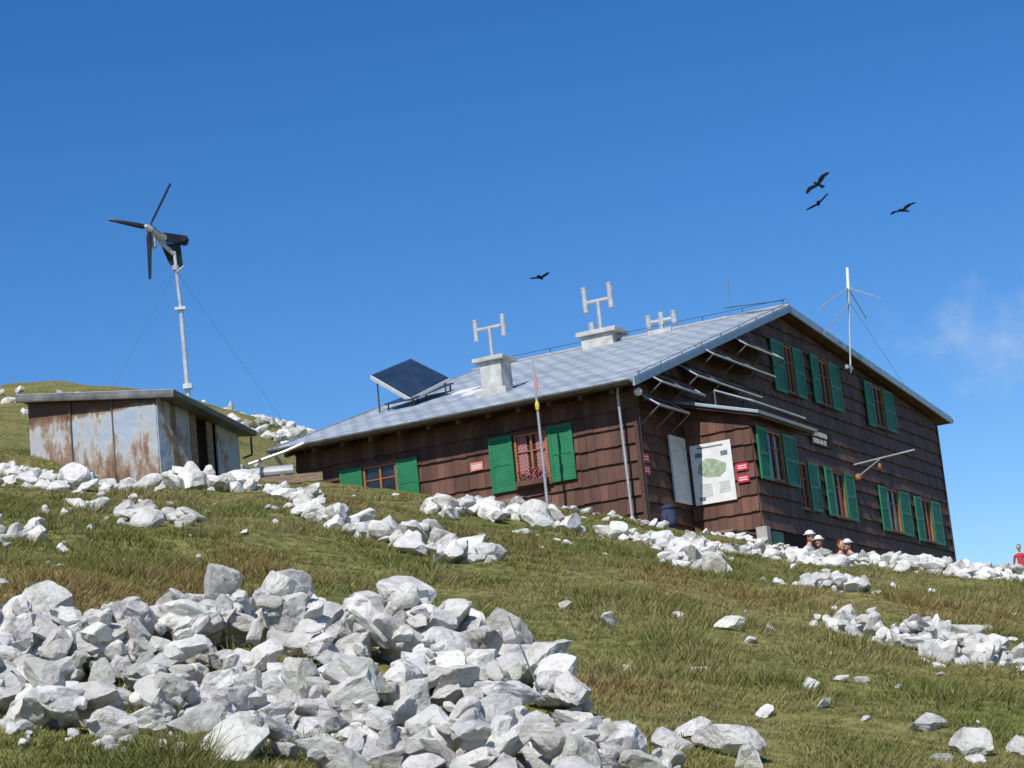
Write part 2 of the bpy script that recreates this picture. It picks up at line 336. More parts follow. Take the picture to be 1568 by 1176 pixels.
# ------------------------------------------------------------------ grass
def grass():
    NC=64000;B=10
    y=7.6+(46-7.6)*rng.random(NC)**1.5
    x=(rng.random(NC)*2-1)*(.262*y+.1)
    i=np.clip(((x-gx0)/gs).astype(int),0,E.shape[1]-1);j=np.clip(((y-gy0)/gs).astype(int),0,E.shape[0]-1)
    keep=E[j,i]<.02
    x=x[keep];y=y[keep];n=len(x)
    tuft=vnoise(x*2.3+3,y*1.5+9)
    hgt=(.022+.085*tuft**2.2)*rng.uniform(.7,1.3,n)
    p1=vnoise(x*.8+60,y*.35+20)+.6*(vnoise(x*3,y*2)-.5);p2=vnoise(x*.9+120,y*.45+77)+.5*(vnoise(x*4,y*3)-.5)
    green=np.array([.180,.200,.048]);straw=np.array([.36,.315,.13]);rust=np.array([.34,.21,.09])
    w=np.clip((p1-.36)*2.2,0,.75)[:,None];w2=np.clip((p2-.64)*3,0,.7)[:,None]
    c=green*(1-w)+straw*w;c=c*(1-w2)+rust*w2
    X=np.repeat(x,B);Yy=np.repeat(y,B);h=np.repeat(hgt,B)*rng.uniform(.6,1.2,n*B);c=np.repeat(c,B,0)
    m=rng.random(n*B)<.25;c[m]=c[m]*.5+np.array([.42,.37,.17])*.5
    c*=rng.uniform(.6,1.25,(n*B,1))
    th=rng.random(n*B)*6.283;rr=.055*np.sqrt(rng.random(n*B))*(1+Yy/25)
    bx=X+np.cos(th)*rr;by=Yy+np.sin(th)*rr;bz=H(bx,by)-.01
    wd=.0026*(1+Yy/14);wa=rng.random(n*B)*6.283
    dx=np.cos(wa)*wd;dy=np.sin(wa)*wd
    ln=h*rng.uniform(.3,1.4,n*B);tx=bx+np.cos(th)*ln+.25*h;ty=by+np.sin(th)*ln;tz=bz+h
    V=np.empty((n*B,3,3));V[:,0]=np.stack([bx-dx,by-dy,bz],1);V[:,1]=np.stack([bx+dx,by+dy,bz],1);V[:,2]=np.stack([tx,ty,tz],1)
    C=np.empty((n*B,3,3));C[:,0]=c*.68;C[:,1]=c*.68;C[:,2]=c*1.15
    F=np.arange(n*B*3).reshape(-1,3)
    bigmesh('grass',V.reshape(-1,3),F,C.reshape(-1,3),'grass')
grass()

# ------------------------------------------------------------------ mountain hut
Ang=math.atan2(.894,.448)
hut=empty('mountain_hut',(2.5,45,0),Ang)
ca,sa=math.cos(Ang),math.sin(Ang)
def w2(t,s): return (2.5+t*ca-s*sa,45+t*sa+s*ca)
TW=22.6;SD=8.45;TR=9.64
def rz(t): return 8.83+.318*(t+.6) if t<TR else 12.086-.0915*(t-TR)
core=Part('wall_core','darkwall',hut)
n0=3.0
prof=[(0,n0),(TW,n0),(TW,rz(TW)-.2),(TR,rz(TR)-.2),(0,rz(0)-.2)]
vs=[(t,0,z) for t,z in prof]+[(t,SD,z) for t,z in prof]
core.add(vs,[(0,1,2,3,4),(9,8,7,6,5),(0,5,6,1),(1,6,7,2),(2,7,8,3),(3,8,9,4),(4,9,5,0)])
core.box(2.46,5.1,-1.61,.05,3.2,8.1)
core.done()
def boards(part,fn,u0,u1,z0,ztop,holes,course=.37,bw=.19):
    nb=max(1,int(round((u1-u0)/bw)));w=(u1-u0)/nb
    zc=z0
    while zc<14:
        cc=.88+.22*random.random()
        for i in range(nb):
            a0=u0+i*w+.003;a1=a0+w-.006;um=(a0+a1)/2
            segs=[(zc-.022*random.random(),zc+course)]
            for (h0,h1_,g0,g1) in holes:
                if h0<um<h1_:
                    ns=[]
                    for (p,q) in segs:
                        if q<=g0 or p>=g1: ns.append((p,q));continue
                        if p<g0: ns.append((p,g0))
                        if q>g1: ns.append((g1,q))
                    segs=ns
            for (p,q) in segs:
                q0=min(q,ztop(a0));q1=min(q,ztop(a1))
                if min(q0,q1)<p+.03: continue
                ob=.052+.012*random.random();ot=.006
                k=cc*random.uniform(.72,1.25)
                part.hexa([fn(a0,0,p),fn(a1,0,p),fn(a1,ob,p),fn(a0,ob,p),fn(a0,0,q0),fn(a1,0,q1),fn(a1,ot,q1),fn(a0,ot,q0)],k)
        zc+=course
        if zc>ztop((u0+u1)/2)+3: break
fL=lambda u,n,z:(-n,u,z)
fG=lambda u,n,z:(u,-n,z)
fAL=lambda u,n,z:(2.46-n,u,z)
fAF=lambda u,n,z:(u,-1.61-n,z)
fAR=lambda u,n,z:(5.1+n,u,z)
winL=[(2.06,2.86,7.07,8.2),(5.82,6.68,7.2,8.13)]
winG=[(9.53,10.15,9.9,11.12),(12.1,12.88,9.9,11.12),(16.5,17.38,9.85,11.0),(9.5,10.2,6.95,8.15),(12.1,13.0,6.95,8.15),(16.55,17.6,6.9,8.1),(19.75,20.65,6.85,8.08)]
winA=[(3.18,4.08,6.82,7.93)]
pb=Part('board_cladding','board',hut)
boards(pb,fL,0.02,SD,5.0,lambda u:rz(0)-.2,winL)
boards(pb,fG,0.02,TW-.05,4.86,lambda u:rz(u)-.2,winG)
boards(pb,fAL,-1.60,-.06,5.72,lambda u:8.72+.27*u-.1,[])
boards(pb,fAF,2.42,5.12,5.72,lambda u:8.2,winA)
boards(pb,fAR,-1.60,-.06,5.72,lambda u:8.72+.27*u-.1,[])
for (x0,x1,y0,y1) in [(-.06,.03,-.06,.03),(TW-.04,TW+.06,-.06,.03)]: pb.box(x0,x1,y0,y1,4.5,rz(0)-.25 if x0<1 else rz(TW)-.25,.8)
pb.done()
ann=Part('porch_base','concrete',hut)
ann.box(2.5,5.06,-1.55,-.1,3.2,5.7);ann.box(2.3,2.55,-1.75,-1.5,4.3,5.72)
ann.box(1.2,2.4,-1.3,-.2,4.6,5.55)
ann.done(.02)
rf=Part('roof','roof',hut)
S0,S1=-.3,8.72
rf.slab([(-.6,S0,8.83),(TR,S0,rz(TR)),(TR,S1,rz(TR)),(-.6,S1,8.83)],.10)
rf.slab([(TR,S0,rz(TR)),(23.3,S0,10.84),(23.3,S1,10.84),(TR,S1,rz(TR))],.10)
rf.done()
tr_=Part('roof_trim','trim',hut)
def strip(t0,t1,s,th=.05,h=.17,up=.02):
    z0,z1=rz(t0 if t0>=-.6 else -.6),rz(t1)
    tr_.hexa([(t0,s-th,z0-h),(t1,s-th,z1-h),(t1,s,z1-h),(t0,s,z0-h),(t0,s-th,z0+up),(t1,s-th,z1+up),(t1,s,z1+up),(t0,s,z0+up)])
strip(-.62,TR,S0-.003);strip(TR,23.3,S0-.003);strip(-.62,TR,S1+.053);strip(TR,23.3,S1+.053)
tr_.done()
so=Part('roof_soffit','board',hut)
so.slab([(-.55,S0+.01,8.83-.105),(TR,S0+.01,rz(TR)-.12),(TR,S1-.01,rz(TR)-.12),(-.55,S1-.01,8.83-.105)],.03)
so.slab([(TR,S0+.01,rz(TR)-.12),(23.2,S0+.01,10.84-.105),(23.2,S1-.01,10.84-.105),(TR,S1-.01,rz(TR)-.12)],.03)
for k in range(12):
    s=.2+k*.74;so.hexa([(-.5,s,8.60),(.05,s,8.76),(.05,s+.1,8.76),(-.5,s+.1,8.60),(-.5,s,8.70),(.05,s,8.86),(.05,s+.1,8.86),(-.5,s+.1,8.70)])
so.done()
g=Part('gutter','dkgutter',hut)
ng=10
for k in range(ng):
    a0=math.pi+math.pi*k/ng;a1=math.pi+math.pi*(k+1)/ng
    c=(-.68,8.80);r=.07
    p0=(c[0]+r*math.cos(a0),c[1]+r*math.sin(a0));p1=(c[0]+r*math.cos(a1),c[1]+r*math.sin(a1))
    q0=(c[0]+(r-.012)*math.cos(a0),c[1]+(r-.012)*math.sin(a0));q1=(c[0]+(r-.012)*math.cos(a1),c[1]+(r-.012)*math.sin(a1))
    y0,y1=-.3,8.75
    g.hexa([(p0[0],y0,p0[1]),(p1[0],y0,p1[1]),(q1[0],y0,q1[1]),(q0[0],y0,q0[1]),(p0[0],y1,p0[1]),(p1[0],y1,p1[1]),(q1[0],y1,q1[1]),(q0[0],y1,q0[1])])
g.cyl((23.38,-.35,10.75),(23.38,8.75,10.75),.07)
g.done()
g=Part('downpipes','gutter',hut)
g.tube([(-.68,8.6,8.72),(-.35,8.62,8.45),(-.2,8.62,6)],.045)
g.tube([(-.5,.1,8.75),(-.32,.2,8.6),(-.32,.17,5.3)],.03)
g.cyl((TR,S0-.05,rz(TR)+.02),(TR,S1+.05,rz(TR)+.02),.05)
g.done()
lw=Part('lightning_wire','darkmetal',hut)
for k in range(9):
    s=-.2+k*1.1;lw.cyl((TR,s,12.1),(TR,s,12.28),.010,n=5)
lw.cyl((TR,-.3,12.27),(TR,8.7,12.27),.007,n=5);lw.cyl((TR-.2,-.3,12.2),(TR-.2,1.3,12.32),.012,n=5)
for k in range(8): 
    t=-.4+k*1.25;lw.cyl((t,S0-.07,rz(t)+.02),(t,S0-.07,rz(t)+.10),.01,n=5)
lw.cyl((-.5,S0-.07,rz(-.5)+.09),(TR,S0-.07,rz(TR)+.09),.008,n=5)
lw.tube([(-.5,S0,8.8),(-.12,-.15,8.3),(-.1,-.12,5.2)],.012,n=5)
lw.done()
lw=Part('roof_whip','wire',hut);lw.cyl((TR,1.2,12.1),(TR,1.2,13.0),.008,n=5);lw.cyl((TR,1.2,12.9),(TR,1.2,13.05),.02,n=6);lw.done()
wf=Part('window_frames','wframe',hut);gl=Part('window_glass','glass',hut);sh=Part('green_shutters','green',hut);sill=Part('window_trim','board',hut)
def fb(part,fn,u0,u1,z0,z1,n0,n1,c=1.):
    part.hexa([fn(u0,n0,z0),fn(u1,n0,z0),fn(u1,n1,z0),fn(u0,n1,z0),fn(u0,n0,z1),fn(u1,n0,z1),fn(u1,n1,z1),fn(u0,n1,z1)],c)
def window(fn,u0,u1,z0,z1,glass=True):
    if glass: fb(gl,fn,u0+.04,u1-.04,z0+.04,z1-.04,.0,.018)
    e=.05
    fb(wf,fn,u0,u0+e,z0,z1,.002,.075);fb(wf,fn,u1-e,u1,z0,z1,.002,.075);fb(wf,fn,u0+e,u1-e,z0,z0+e,.002,.073);fb(wf,fn,u0+e,u1-e,z1-e,z1,.002,.073)
    um=(u0+u1)/2;fb(wf,fn,um-.025,um+.025,z0+e,z1-e,.004,.06)
    zz=z0+(z1-z0)*.66;fb(wf,fn,u0+e,um-.025,zz-.012,zz+.012,.004,.045);fb(wf,fn,um+.025,u1-e,zz-.012,zz+.012,.004,.045)
    fb(sill,fn,u0-.05,u1+.05,z0-.05,z0-.002,.0,.13);fb(sill,fn,u0-.05,u1+.05,z1+.002,z1+.06,.0,.10)
def shutter(fn,u0,u1,z0,z1):
    e=.07;a,b_=.066,.108
    fb(sh,fn,u0,u0+e,z0,z1,a,b_);fb(sh,fn,u1-e,u1,z0,z1,a,b_)
    for zz in (z0,(z0+z1)/2-e/2,z1-e): fb(sh,fn,u0+e,u1-e,zz,zz+e,a,b_-.002)
    for half in ((z0+e,(z0+z1)/2-e/2),((z0+z1)/2+e/2,z1-e)):
        m=11;st=(half[1]-half[0])/m
        for k in range(m):
            z=half[0]+k*st
            sh.hexa([fn(u0+e,a+.012,z),fn(u1-e,a+.012,z),fn(u1-e,a+.034,z),fn(u0+e,a+.034,z),fn(u0+e,a+.006,z+st*.99),fn(u1-e,a+.006,z+st*.99),fn(u1-e,a+.026,z+st*.99),fn(u0+e,a+.026,z+st*.99)])
window(fL,*winL[0],glass=False);window(fL,*winL[1])
shutter(fL,2.90,3.47,7.02,8.23);shutter(fL,1.45,2.03,7.04,8.25);shutter(fL,6.70,7.28,7.1,8.15);shutter(fL,5.27,5.80,7.12,8.15)
for w_ in winG: window(fG,*w_)
for (u0,u1,z0,z1) in [(8.63,9.5,9.83,11.15),(10.18,10.88,9.86,11.15),(11.5,12.07,9.88,11.18),(12.9,13.7,9.87,11.15),(15.78,16.46,9.78,11.05),(17.4,18.35,9.82,11.0),(10.24,11.0,6.95,8.2),(8.6,9.46,6.95,8.2),(11.53,12.07,6.93,8.2),(13.03,13.78,6.93,8.2),(15.88,16.5,6.86,8.12),(17.64,18.58,6.86,8.12),(19.1,19.7,6.8,8.1),(20.7,21.6,6.8,8.1)]:
    shutter(fG,u0,u1,z0,z1)
window(fAF,*winA[0]);shutter(fAF,2.55,3.14,6.78,7.95);shutter(fAF,4.12,4.96,6.78,7.95)
for p in (wf,gl,sh,sill): p.done()
cu=Part('curtain','curtain',hut)
nw=30
for k in range(nw):
    u0=2.12+(2.80-2.12)*k/nw;u1=2.12+(2.80-2.12)*(k+1)/nw;n_0=.015+.012*math.sin(k*1.7);n_1=.015+.012*math.sin((k+1)*1.7)
    if 10<k<20: continue
    cu.add([fL(u0,n_0,7.1),fL(u1,n_1,7.1),fL(u1,n_1,8.15),fL(u0,n_0,8.15)],[(0,1,2,3)])
cu.done()
fb_=Part('flower_box_blooms','petals',hut);lf=Part('flower_box_leaves','leaf',hut)
for k in range(110):
    u=random.uniform(2.1,2.8);z=7.16+random.random()*.26;n=.1+random.random()*.12
    (fb_ if random.random()<.5 else lf).ball((-n,u,z),.016+.012*random.random(),.022,.02,6)
fb_.done();lf.done()
bx=Part('flower_box','board',hut);bx.box(-.24,-.135,2.08,2.84,7.06,7.17);bx.done()
wd=Part('white_door','white',hut)
fb(wd,fG,1.50,1.56,6.43,7.9,.055,.10);fb(wd,fG,2.30,2.36,6.43,7.9,.055,.10);fb(wd,fG,1.56,2.30,6.43,6.5,.055,.098);fb(wd,fG,1.56,2.30,7.83,7.9,.055,.098)
for k in range(22):
    z=6.5+k*.0605
    wd.hexa([fG(1.56,.055,z),fG(2.30,.055,z),fG(2.30,.085,z),fG(1.56,.085,z),fG(1.56,.055,z+.058),fG(2.30,.055,z+.058),fG(2.30,.070,z+.058),fG(1.56,.070,z+.058)])
wd.done()
ib=Part('board_frame','white',hut);fb(ib,fAL,-1.13,-.17,6.40,7.72,.06,.085);ib.done(.005)
ip=Part('board_map','mapgreen',hut)
ip.add([fAL(u,.088,z) for u,z in ((-.95,7.05),(-.80,6.95),(-.5,6.98),(-.30,7.08),(-.34,7.28),(-.55,7.40),(-.75,7.34),(-.98,7.22))],[tuple(range(8))]);ip.done()
ip=Part('board_photos','photodark',hut)
fb(ip,fAL,-.45,-.28,7.43,7.53,.086,.089);fb(ip,fAL,-1.04,-.88,7.40,7.50,.086,.089);fb(ip,fAL,-.42,-.28,6.48,6.56,.086,.089);ip.done()
it=Part('board_text','dkgutter',hut)
for k in range(8):
    z=6.82-k*.037;fb(it,fAL,-.60,-.30-.06*random.random(),z,z+.007,.086,.089)
    if k<7: fb(it,fAL,-1.02,-.74-.06*random.random(),z,z+.007,.086,.089)
fb(it,fAL,-.95,-.35,7.62,7.65,.086,.089)
it.done()
sg=Part('trail_signs','red',hut)
for (z0,z1) in [(7.00,7.16),(6.74,6.90)]: fb(sg,fAL,-1.47,-1.19,z0,z1,.06,.075)
for (z0,z1) in [(7.16,7.35),(6.90,7.09)]: fb(sg,fG,.04,.32,z0,z1,.06,.075)
sg.done()
sw=Part('sign_lettering','white',hut)
for (z0,z1) in [(7.00,7.16),(6.74,6.90)]:
    for q in (.35,.65): fb(sw,fAL,-1.43,-1.23,z0+(z1-z0)*q-.010,z0+(z1-z0)*q+.010,.075,.077)
for (z0,z1) in [(7.16,7.35),(6.90,7.09)]:
    for q in (.35,.65): fb(sw,fG,.07,.29,z0+(z1-z0)*q-.010,z0+(z1-z0)*q+.010,.075,.077)
random.seed(4)
for z,n in ((8.96,11),(8.77,9)):
    u=10.98
    for k in range(n):
        wdt=random.uniform(.05,.09)
        fb(sw,fG,u,u+.03,z,z+.13,.085,.09);fb(sw,fG,u+.03,u+wdt,z+random.choice([0,.05,.1]),z+.13,.085,.089) if random.random()<.5 else fb(sw,fG,u+.03,u+wdt,z+.045,z+.075,.085,.089);u+=wdt+.04
sw.done()
nb_=Part('name_board','darkwall',hut);fb(nb_,fG,10.9,12.4,8.72,9.13,.06,.085);nb_.done()
pk=Part('faded_plate','pink',hut);fb(pk,fL,3.66,3.97,7.60,7.78,.06,.075);pk.done()
pw=Part('plate_lines','white',hut);fb(pw,fL,3.70,3.93,7.70,7.72,.075,.077);fb(pw,fL,3.70,3.93,7.65,7.67,.075,.077);pw.done()
pr=Part('porch_roof','trim',hut);pr.slab([(2.15,-1.95,8.20),(5.9,-1.95,8.20),(5.9,0,8.76),(2.15,0,8.76)],.07);pr.done(.01)
pr=Part('porch_soffit','board',hut);pr.slab([(2.2,-1.9,8.125),(5.85,-1.9,8.125),(5.85,-.05,8.655),(2.2,-.05,8.655)],.04);pr.done()
pf=Part('panel_frames','alu',hut);pc=Part('panel_cells','pv',hut);st=Part('panel_struts','dkgutter',hut)
for (t0,t1,z) in [(.15,1.75,8.33),(.4,2.8,8.86),(2.5,6.4,9.28),(3.6,7.5,9.93),(5.8,8.2,10.48),(2.4,5.7,8.42)]:
    if z==8.42: si,so_,zi,zo=-.9,-1.75,8.85,8.48
    else: si,so_,zi,zo=-.1,-.52,z+.3,z
    pc.slab([(t0+.03,so_,zo+.004),(t1-.03,so_,zo+.004),(t1-.03,si,zi+.004),(t0+.03,si,zi+.004)],.05)
    pf.cyl((t0,so_,zo-.01),(t1,so_,zo-.01),.022,n=6);st.cyl((t0,si,zi),(t1,si,zi),.022,n=6)
    n=max(2,int((t1-t0)/1.2))
    for k in range(n+1):
        t=t0+(t1-t0)*k/n
        (pf if k in (0,n) else st).cyl((t,so_,zo-.01),(t,si,zi),.018,n=6)
        if z!=8.42:
            st.cyl((t,so_,zo-.02),(t,-.05,z-.35),.016,n=6)
        else: st.cyl((t,si,zi),(t,si,8.5),.018,n=6)
for p in (pf,pc,st): p.done()
rs=Part('roof_solar_cells','pv',hut)
P1=Vector((2.9,8.01,10.90));P4=Vector((2.9,6.98,10.15));P3=Vector((4.1,6.51,10.72));P2=Vector((4.1,7.54,11.40))
nn=(P4-P1).cross(P2-P1).normalized();nn=nn if nn.z>0 else -nn
def inset(a,o,k=.02): return a+(o-a).normalized()*k
rs.hexa([inset(P1,P3)+nn*.002,inset(P4,P2)+nn*.002,inset(P3,P1)+nn*.002,inset(P2,P4)+nn*.002,inset(P1,P3)+nn*.012,inset(P4,P2)+nn*.012,inset(P3,P1)+nn*.012,inset(P2,P4)+nn*.012])
rs.slab([(2.9,6.9,rz(2.9)+.2),(5.0,6.9,rz(5.0)+.2),(5.0,7.7,rz(5.0)+.2),(2.9,7.7,rz(2.9)+.2)],.04)
rs.done()
rp=Part('roof_solar_box','white',hut)
rp.hexa([P1-nn*.11,P4-nn*.11,P3-nn*.11,P2-nn*.11,P1,P4,P3,P2]);rp.done(.004)
rl=Part('roof_solar_legs','darkmetal',hut)
for t,s,z in ((3.0,7.9,10.70),(4.0,7.4,11.1),(4.0,6.6,10.6),(3.0,7.05,10.1)): rl.cyl((t,s,rz(t)),(t,s,z),.02,n=6)
for t in (3.0,4.9): 
    for s in (6.95,7.65): rl.cyl((t,s,rz(t)-.02),(t,s,rz(t)+.17),.02,n=6)
rl.done()
sk=Part('skylight','white',hut)
for (t,s) in ((2.9,5.4),(3.7,6.1)): sk.slab([(t,s-.35,rz(t)+.04),(t+.6,s-.35,rz(t+.6)+.04),(t+.6,s+.2,rz(t+.6)+.04),(t,s+.2,rz(t)+.04)],.06)
sk.done(.01)
ch=Part('chimneys','render',hut);cc=Part('chimney_cowls','alu',hut)
ch.box(1.88,2.42,3.98,4.52,9.4,10.40);ch.box(1.78,2.52,3.86,4.66,10.40,10.50)
ch.box(1.75,2.55,3.85,4.65,9.3,9.74)
ch.box(9.3,10.0,4.42,5.32,11.8,12.30);ch.box(9.2,10.1,4.28,5.42,12.30,12.42)
ch.box(9.5,10.1,2.85,3.5,11.8,12.15)
def cowl(t,s,z0,zb,half,zt0,zt1,r):
    cc.cyl((t,s,z0),(t,s,zb),r*.75);cc.cyl((t,s-half,zb),(t,s+half,zb),r*.75)
    for q in (-half,half):
        cc.cyl((t,s+q,zt0),(t,s+q,zt1),r,n=14);cc.cyl((t,s+q,zt0-.01),(t,s+q,zt0+.03),r*1.12,n=14);cc.cyl((t,s+q,zt1-.03),(t,s+q,zt1+.01),r*1.12,n=14)
cowl(2.1,4.28,10.48,11.22,.36,10.98,11.46,.062)
cowl(9.6,4.85,12.4,13.25,.37,13.0,13.66,.08)
cc.cyl((9.6,5.1,12.4),(9.6,5.1,12.7),.09)
cowl(9.8,3.2,12.1,12.42,.36,12.27,12.60,.085);cc.cyl((9.8,3.2,12.1),(9.8,3.2,12.64),.085)
ch.done(.015);cc.done()
lp=Part('globe_lamp','white',hut);lp.ball((-.3,-.26,8.58),.09,.09,.09,16);lp.done(smooth=True)
lp=Part('lamp_bracket','darkmetal',hut);lp.tube([(-.02,-.1,8.7),(-.3,-.26,8.72),(-.3,-.26,8.65)],.015);lp.done()
am=Part('wall_arm','gutter',hut);am.cyl((14.1,0,8.5),(14.1,-1.75,8.63),.025);am.cyl((14.1,0,8.1),(14.1,-.8,8.55),.018);am.done()
ol=Part('orange_basket','wframe',hut);ol.ball((14.1,-.12,8.15),.09,.09,.11);ol.ball((14.1,-.75,8.35),.05,.05,.09);ol.done()
bn=Part('porch_bench','wood',hut);bn.box(1.0,2.35,-1.5,-1.1,5.55,5.60);bn.box(1.05,1.12,-1.45,-1.15,5.0,5.55);bn.box(2.2,2.28,-1.45,-1.15,5.0,5.55)
bn.box(-.5,-.42,2.6,4.6,6.72,6.78);bn.box(-.35,-.08,2.6,2.68,6.68,6.74);bn.box(-.35,-.08,4.5,4.58,6.68,6.74);bn.box(-.42,-.06,2.6,4.6,6.78,6.82)
bn.done(.005)
gh=Part('green_hatch','green',hut);gh.box(2.9,3.6,-1.64,-1.58,5.35,5.68);gh.done(.005)

fx,fy=w2(-1.2,1.66)
fp=empty('flagpole',(fx,fy,0))
p=Part('pole','gutter',fp);p.cyl((0,0,h1(fx,fy)-.2),(0,0,8.75),.032,.028);p.cyl((0,0,8.75),(0,0,9.55),.012,n=6);p.done()
p=Part('pennant','pink',fp);p.add([(0,0,9.3),(.03,0,9.3),(.06,.02,8.95),(.04,0,8.75),(0,0,8.85)],[(0,1,2,3,4)]);p.done()
p=Part('tied_cloth','yellow',fp);p.ball((0,-.02,8.5),.05,.05,.12,8);p.done()
ra=empty('radio_antenna',(2.5,45,0),Ang)
p=Part('mast','gutter',ra);p.cyl((13.7,-.42,10.9),(14.3,-.45,12.95),.025);p.cyl((14.3,-.45,12.95),(14.4,-.45,13.4),.035)
p.cyl((11.9,-.4,11.7),(14.28,-.45,12.9),.018);p.box(13.5,13.9,-.44,-.36,11.0,11.1);p.done()
p=Part('whip','white',ra);p.cyl((14.38,-.45,13.3),(14.55,-.45,13.95),.045,.04);p.done()
p=Part('radials','gutter',ra)
for q in ((12.95,-.45,12.80),(15.65,-.45,12.70),(14.2,.4,12.9),(14.5,-1.3,12.9)): p.cyl((14.38,-.45,13.36),q,.016,n=6)
p.done()
p=Part('stay','wire',ra);p.cyl((14.3,-.45,12.95),(18.8,-.35,11.25),.005,n=4);p.done()

# ------------------------------------------------------------------ metal shed
shed=empty('metal_shed',(0,0,0))
K=Vector((-6.52,39,0));Lf=Vector((-9.12,40.2,0));Bk=Vector((-5.36,41.2,0));Dk=Lf+(Bk-K)
FL=Vector((-9.30,40.0,8.83));FR=Vector((-6.14,38.75,8.36));BR=Vector((-4.98,41.25,7.90));BL=FL+(BR-FR)
nr=(FR-FL).cross(BR-FL)
def rzs(x,y): return FL.z-(nr.x*(x-FL.x)+nr.y*(y-FL.y))/nr.z
sd=Part('sheet_walls','rust',shed)
def wall(A,B,n,col,zb=5.3,amp=.02,mat=sd):
    d=(B-A);dn=d.normalized();out=Vector((dn.y,-dn.x,0))
    for k in range(n):
        a_=A+d*(k/n);b_=A+d*((k+1)/n);of=out*(.0 if k%2 else amp)
        zs=[zb,6.3,6.6,7.0,7.4,7.8,8.15,9.9]
        for z0,z1 in zip(zs[:-1],zs[1:]):
            ta=rzs(a_.x,a_.y)-.1;tb=rzs(b_.x,b_.y)-.1
            za0,za1=min(z0,ta),min(z1,ta);zb0,zb1=min(z0,tb),min(z1,tb)
            if za1-za0<.01 and zb1-zb0<.01: continue
            cf=lambda z:col(z,k)
            i=out*-.04
            P=[a_+of+i,b_+of+i,b_+of,a_+of]
            mat.hexa([Vector((P[0].x,P[0].y,za0)),Vector((P[1].x,P[1].y,zb0)),Vector((P[2].x,P[2].y,zb0)),Vector((P[3].x,P[3].y,za0)),Vector((P[0].x,P[0].y,za1)),Vector((P[1].x,P[1].y,zb1)),Vector((P[2].x,P[2].y,zb1)),Vector((P[3].x,P[3].y,za1))],[cf(z0)]*4+[cf(z1)]*4)
wall(Lf,K,3,lambda z,k:[.10,.03,.0][k]+max(0,(7.75-z))*.26+max(0,z-8.1)*.35)
side=(Bk-K)
wall(K,K+side*.16,1,lambda z,k:.02);wall(K+side*.22,K+side*.38,1,lambda z,k:.06)
wall(K+side*.72,Bk,1,lambda z,k:.05);wall(Bk,Dk,3,lambda z,k:.1);wall(Dk,Lf,2,lambda z,k:.1)
sd.done()
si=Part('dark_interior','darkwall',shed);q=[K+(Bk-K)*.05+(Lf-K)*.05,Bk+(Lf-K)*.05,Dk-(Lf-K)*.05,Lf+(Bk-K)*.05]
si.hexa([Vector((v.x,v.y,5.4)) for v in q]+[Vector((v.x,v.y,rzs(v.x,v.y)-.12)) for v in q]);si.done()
dr=Part('door_planks','wood',shed)
o_=Vector((side.y,-side.x,0)).normalized()*.03
for k,(u0,u1) in enumerate([(.155,.21),(.39,.46),(.60,.66)]):
    A=K+side*u0+o_;B=K+side*u1+o_;z1=rzs(A.x,A.y)-.12
    dr.hexa([Vector((A.x,A.y,5.5)),Vector((B.x,B.y,5.5)),Vector((B.x-.03,B.y,5.5)),Vector((A.x-.03,A.y,5.5)),Vector((A.x,A.y,z1)),Vector((B.x,B.y,z1)),Vector((B.x-.03,B.y,z1)),Vector((A.x-.03,A.y,z1))])
A=K+side*.05+o_*2;B=K+side*.42+o_*2
dr.hexa([Vector((A.x,A.y,7.9)),Vector((A.x,A.y,7.8)),Vector((A.x-.02,A.y,7.8)),Vector((A.x-.02,A.y,7.9)),Vector((B.x,B.y,6.6)),Vector((B.x,B.y,6.5)),Vector((B.x-.02,B.y,6.5)),Vector((B.x-.02,B.y,6.6))])
dr.done()
sr=Part('shed_roof','dkgutter',shed);sr.slab([FL,FR,BR,BL],.09);sr.done(.01)
sr=Part('roof_sheet','gutter',shed);dz=Vector((0,0,.014))
sr.slab([FL+dz,FR+dz,BR+dz,BL+dz],.012)
sr.done()
sr=Part('wall_battens','dkgutter',shed)
sr.cyl(FL-Vector((0,.01,.12)),FR-Vector((0,.01,.12)),.03,n=6)
for u in (.33,.66): 
    A=Lf+(K-Lf)*u;sr.cyl((A.x,A.y-.04,5.8),(A.x,A.y-.04,rzs(A.x,A.y)-.1),.012,n=5)
sr.done()
sb=Part('eave_hook','darkmetal',shed);sb.tube([tuple(BR-Vector((.12,.1,.1))),tuple(BR-Vector((.12,.1,.45))),tuple(BR-Vector((.3,.1,.5)))],.02);sb.done()

# ------------------------------------------------------------------ wind turbine
wt=empty('wind_turbine',(0,0,0))
p=Part('mast','alu',wt);p.cyl((-6.50,43,h1(-6.5,43)-.2),(-6.55,43,10.9),.055,.05);p.cyl((-6.55,43,10.9),(-6.60,43,12.15),.04,.035)
p.cyl((-6.60,43,11.75),(-6.60,43,11.85),.07);p.cyl((-6.58,42.95,11.7),(-6.40,42.9,11.8),.02);p.box(-6.66,-6.44,42.9,43.0,10.9,10.96);p.box(-6.60,-6.42,42.88,43.0,9.25,9.35);p.done()
p=Part('nacelle','alu',wt);p.cyl((-7.0,42.55,12.55),(-6.80,42.95,12.42),.085,.10,14);p.cyl((-7.06,42.43,12.59),(-7.0,42.55,12.55),.03,.10,14);p.box(-7.03,-6.91,42.6,42.75,12.18,12.5);p.cyl((-6.85,42.85,12.35),(-6.62,43,12.10),.05);p.done(.004)
p=Part('blades','black',wt)
hub=Vector((-7.0,42.5,12.56));ax=Vector((-.35,-.85,.1)).normalized()
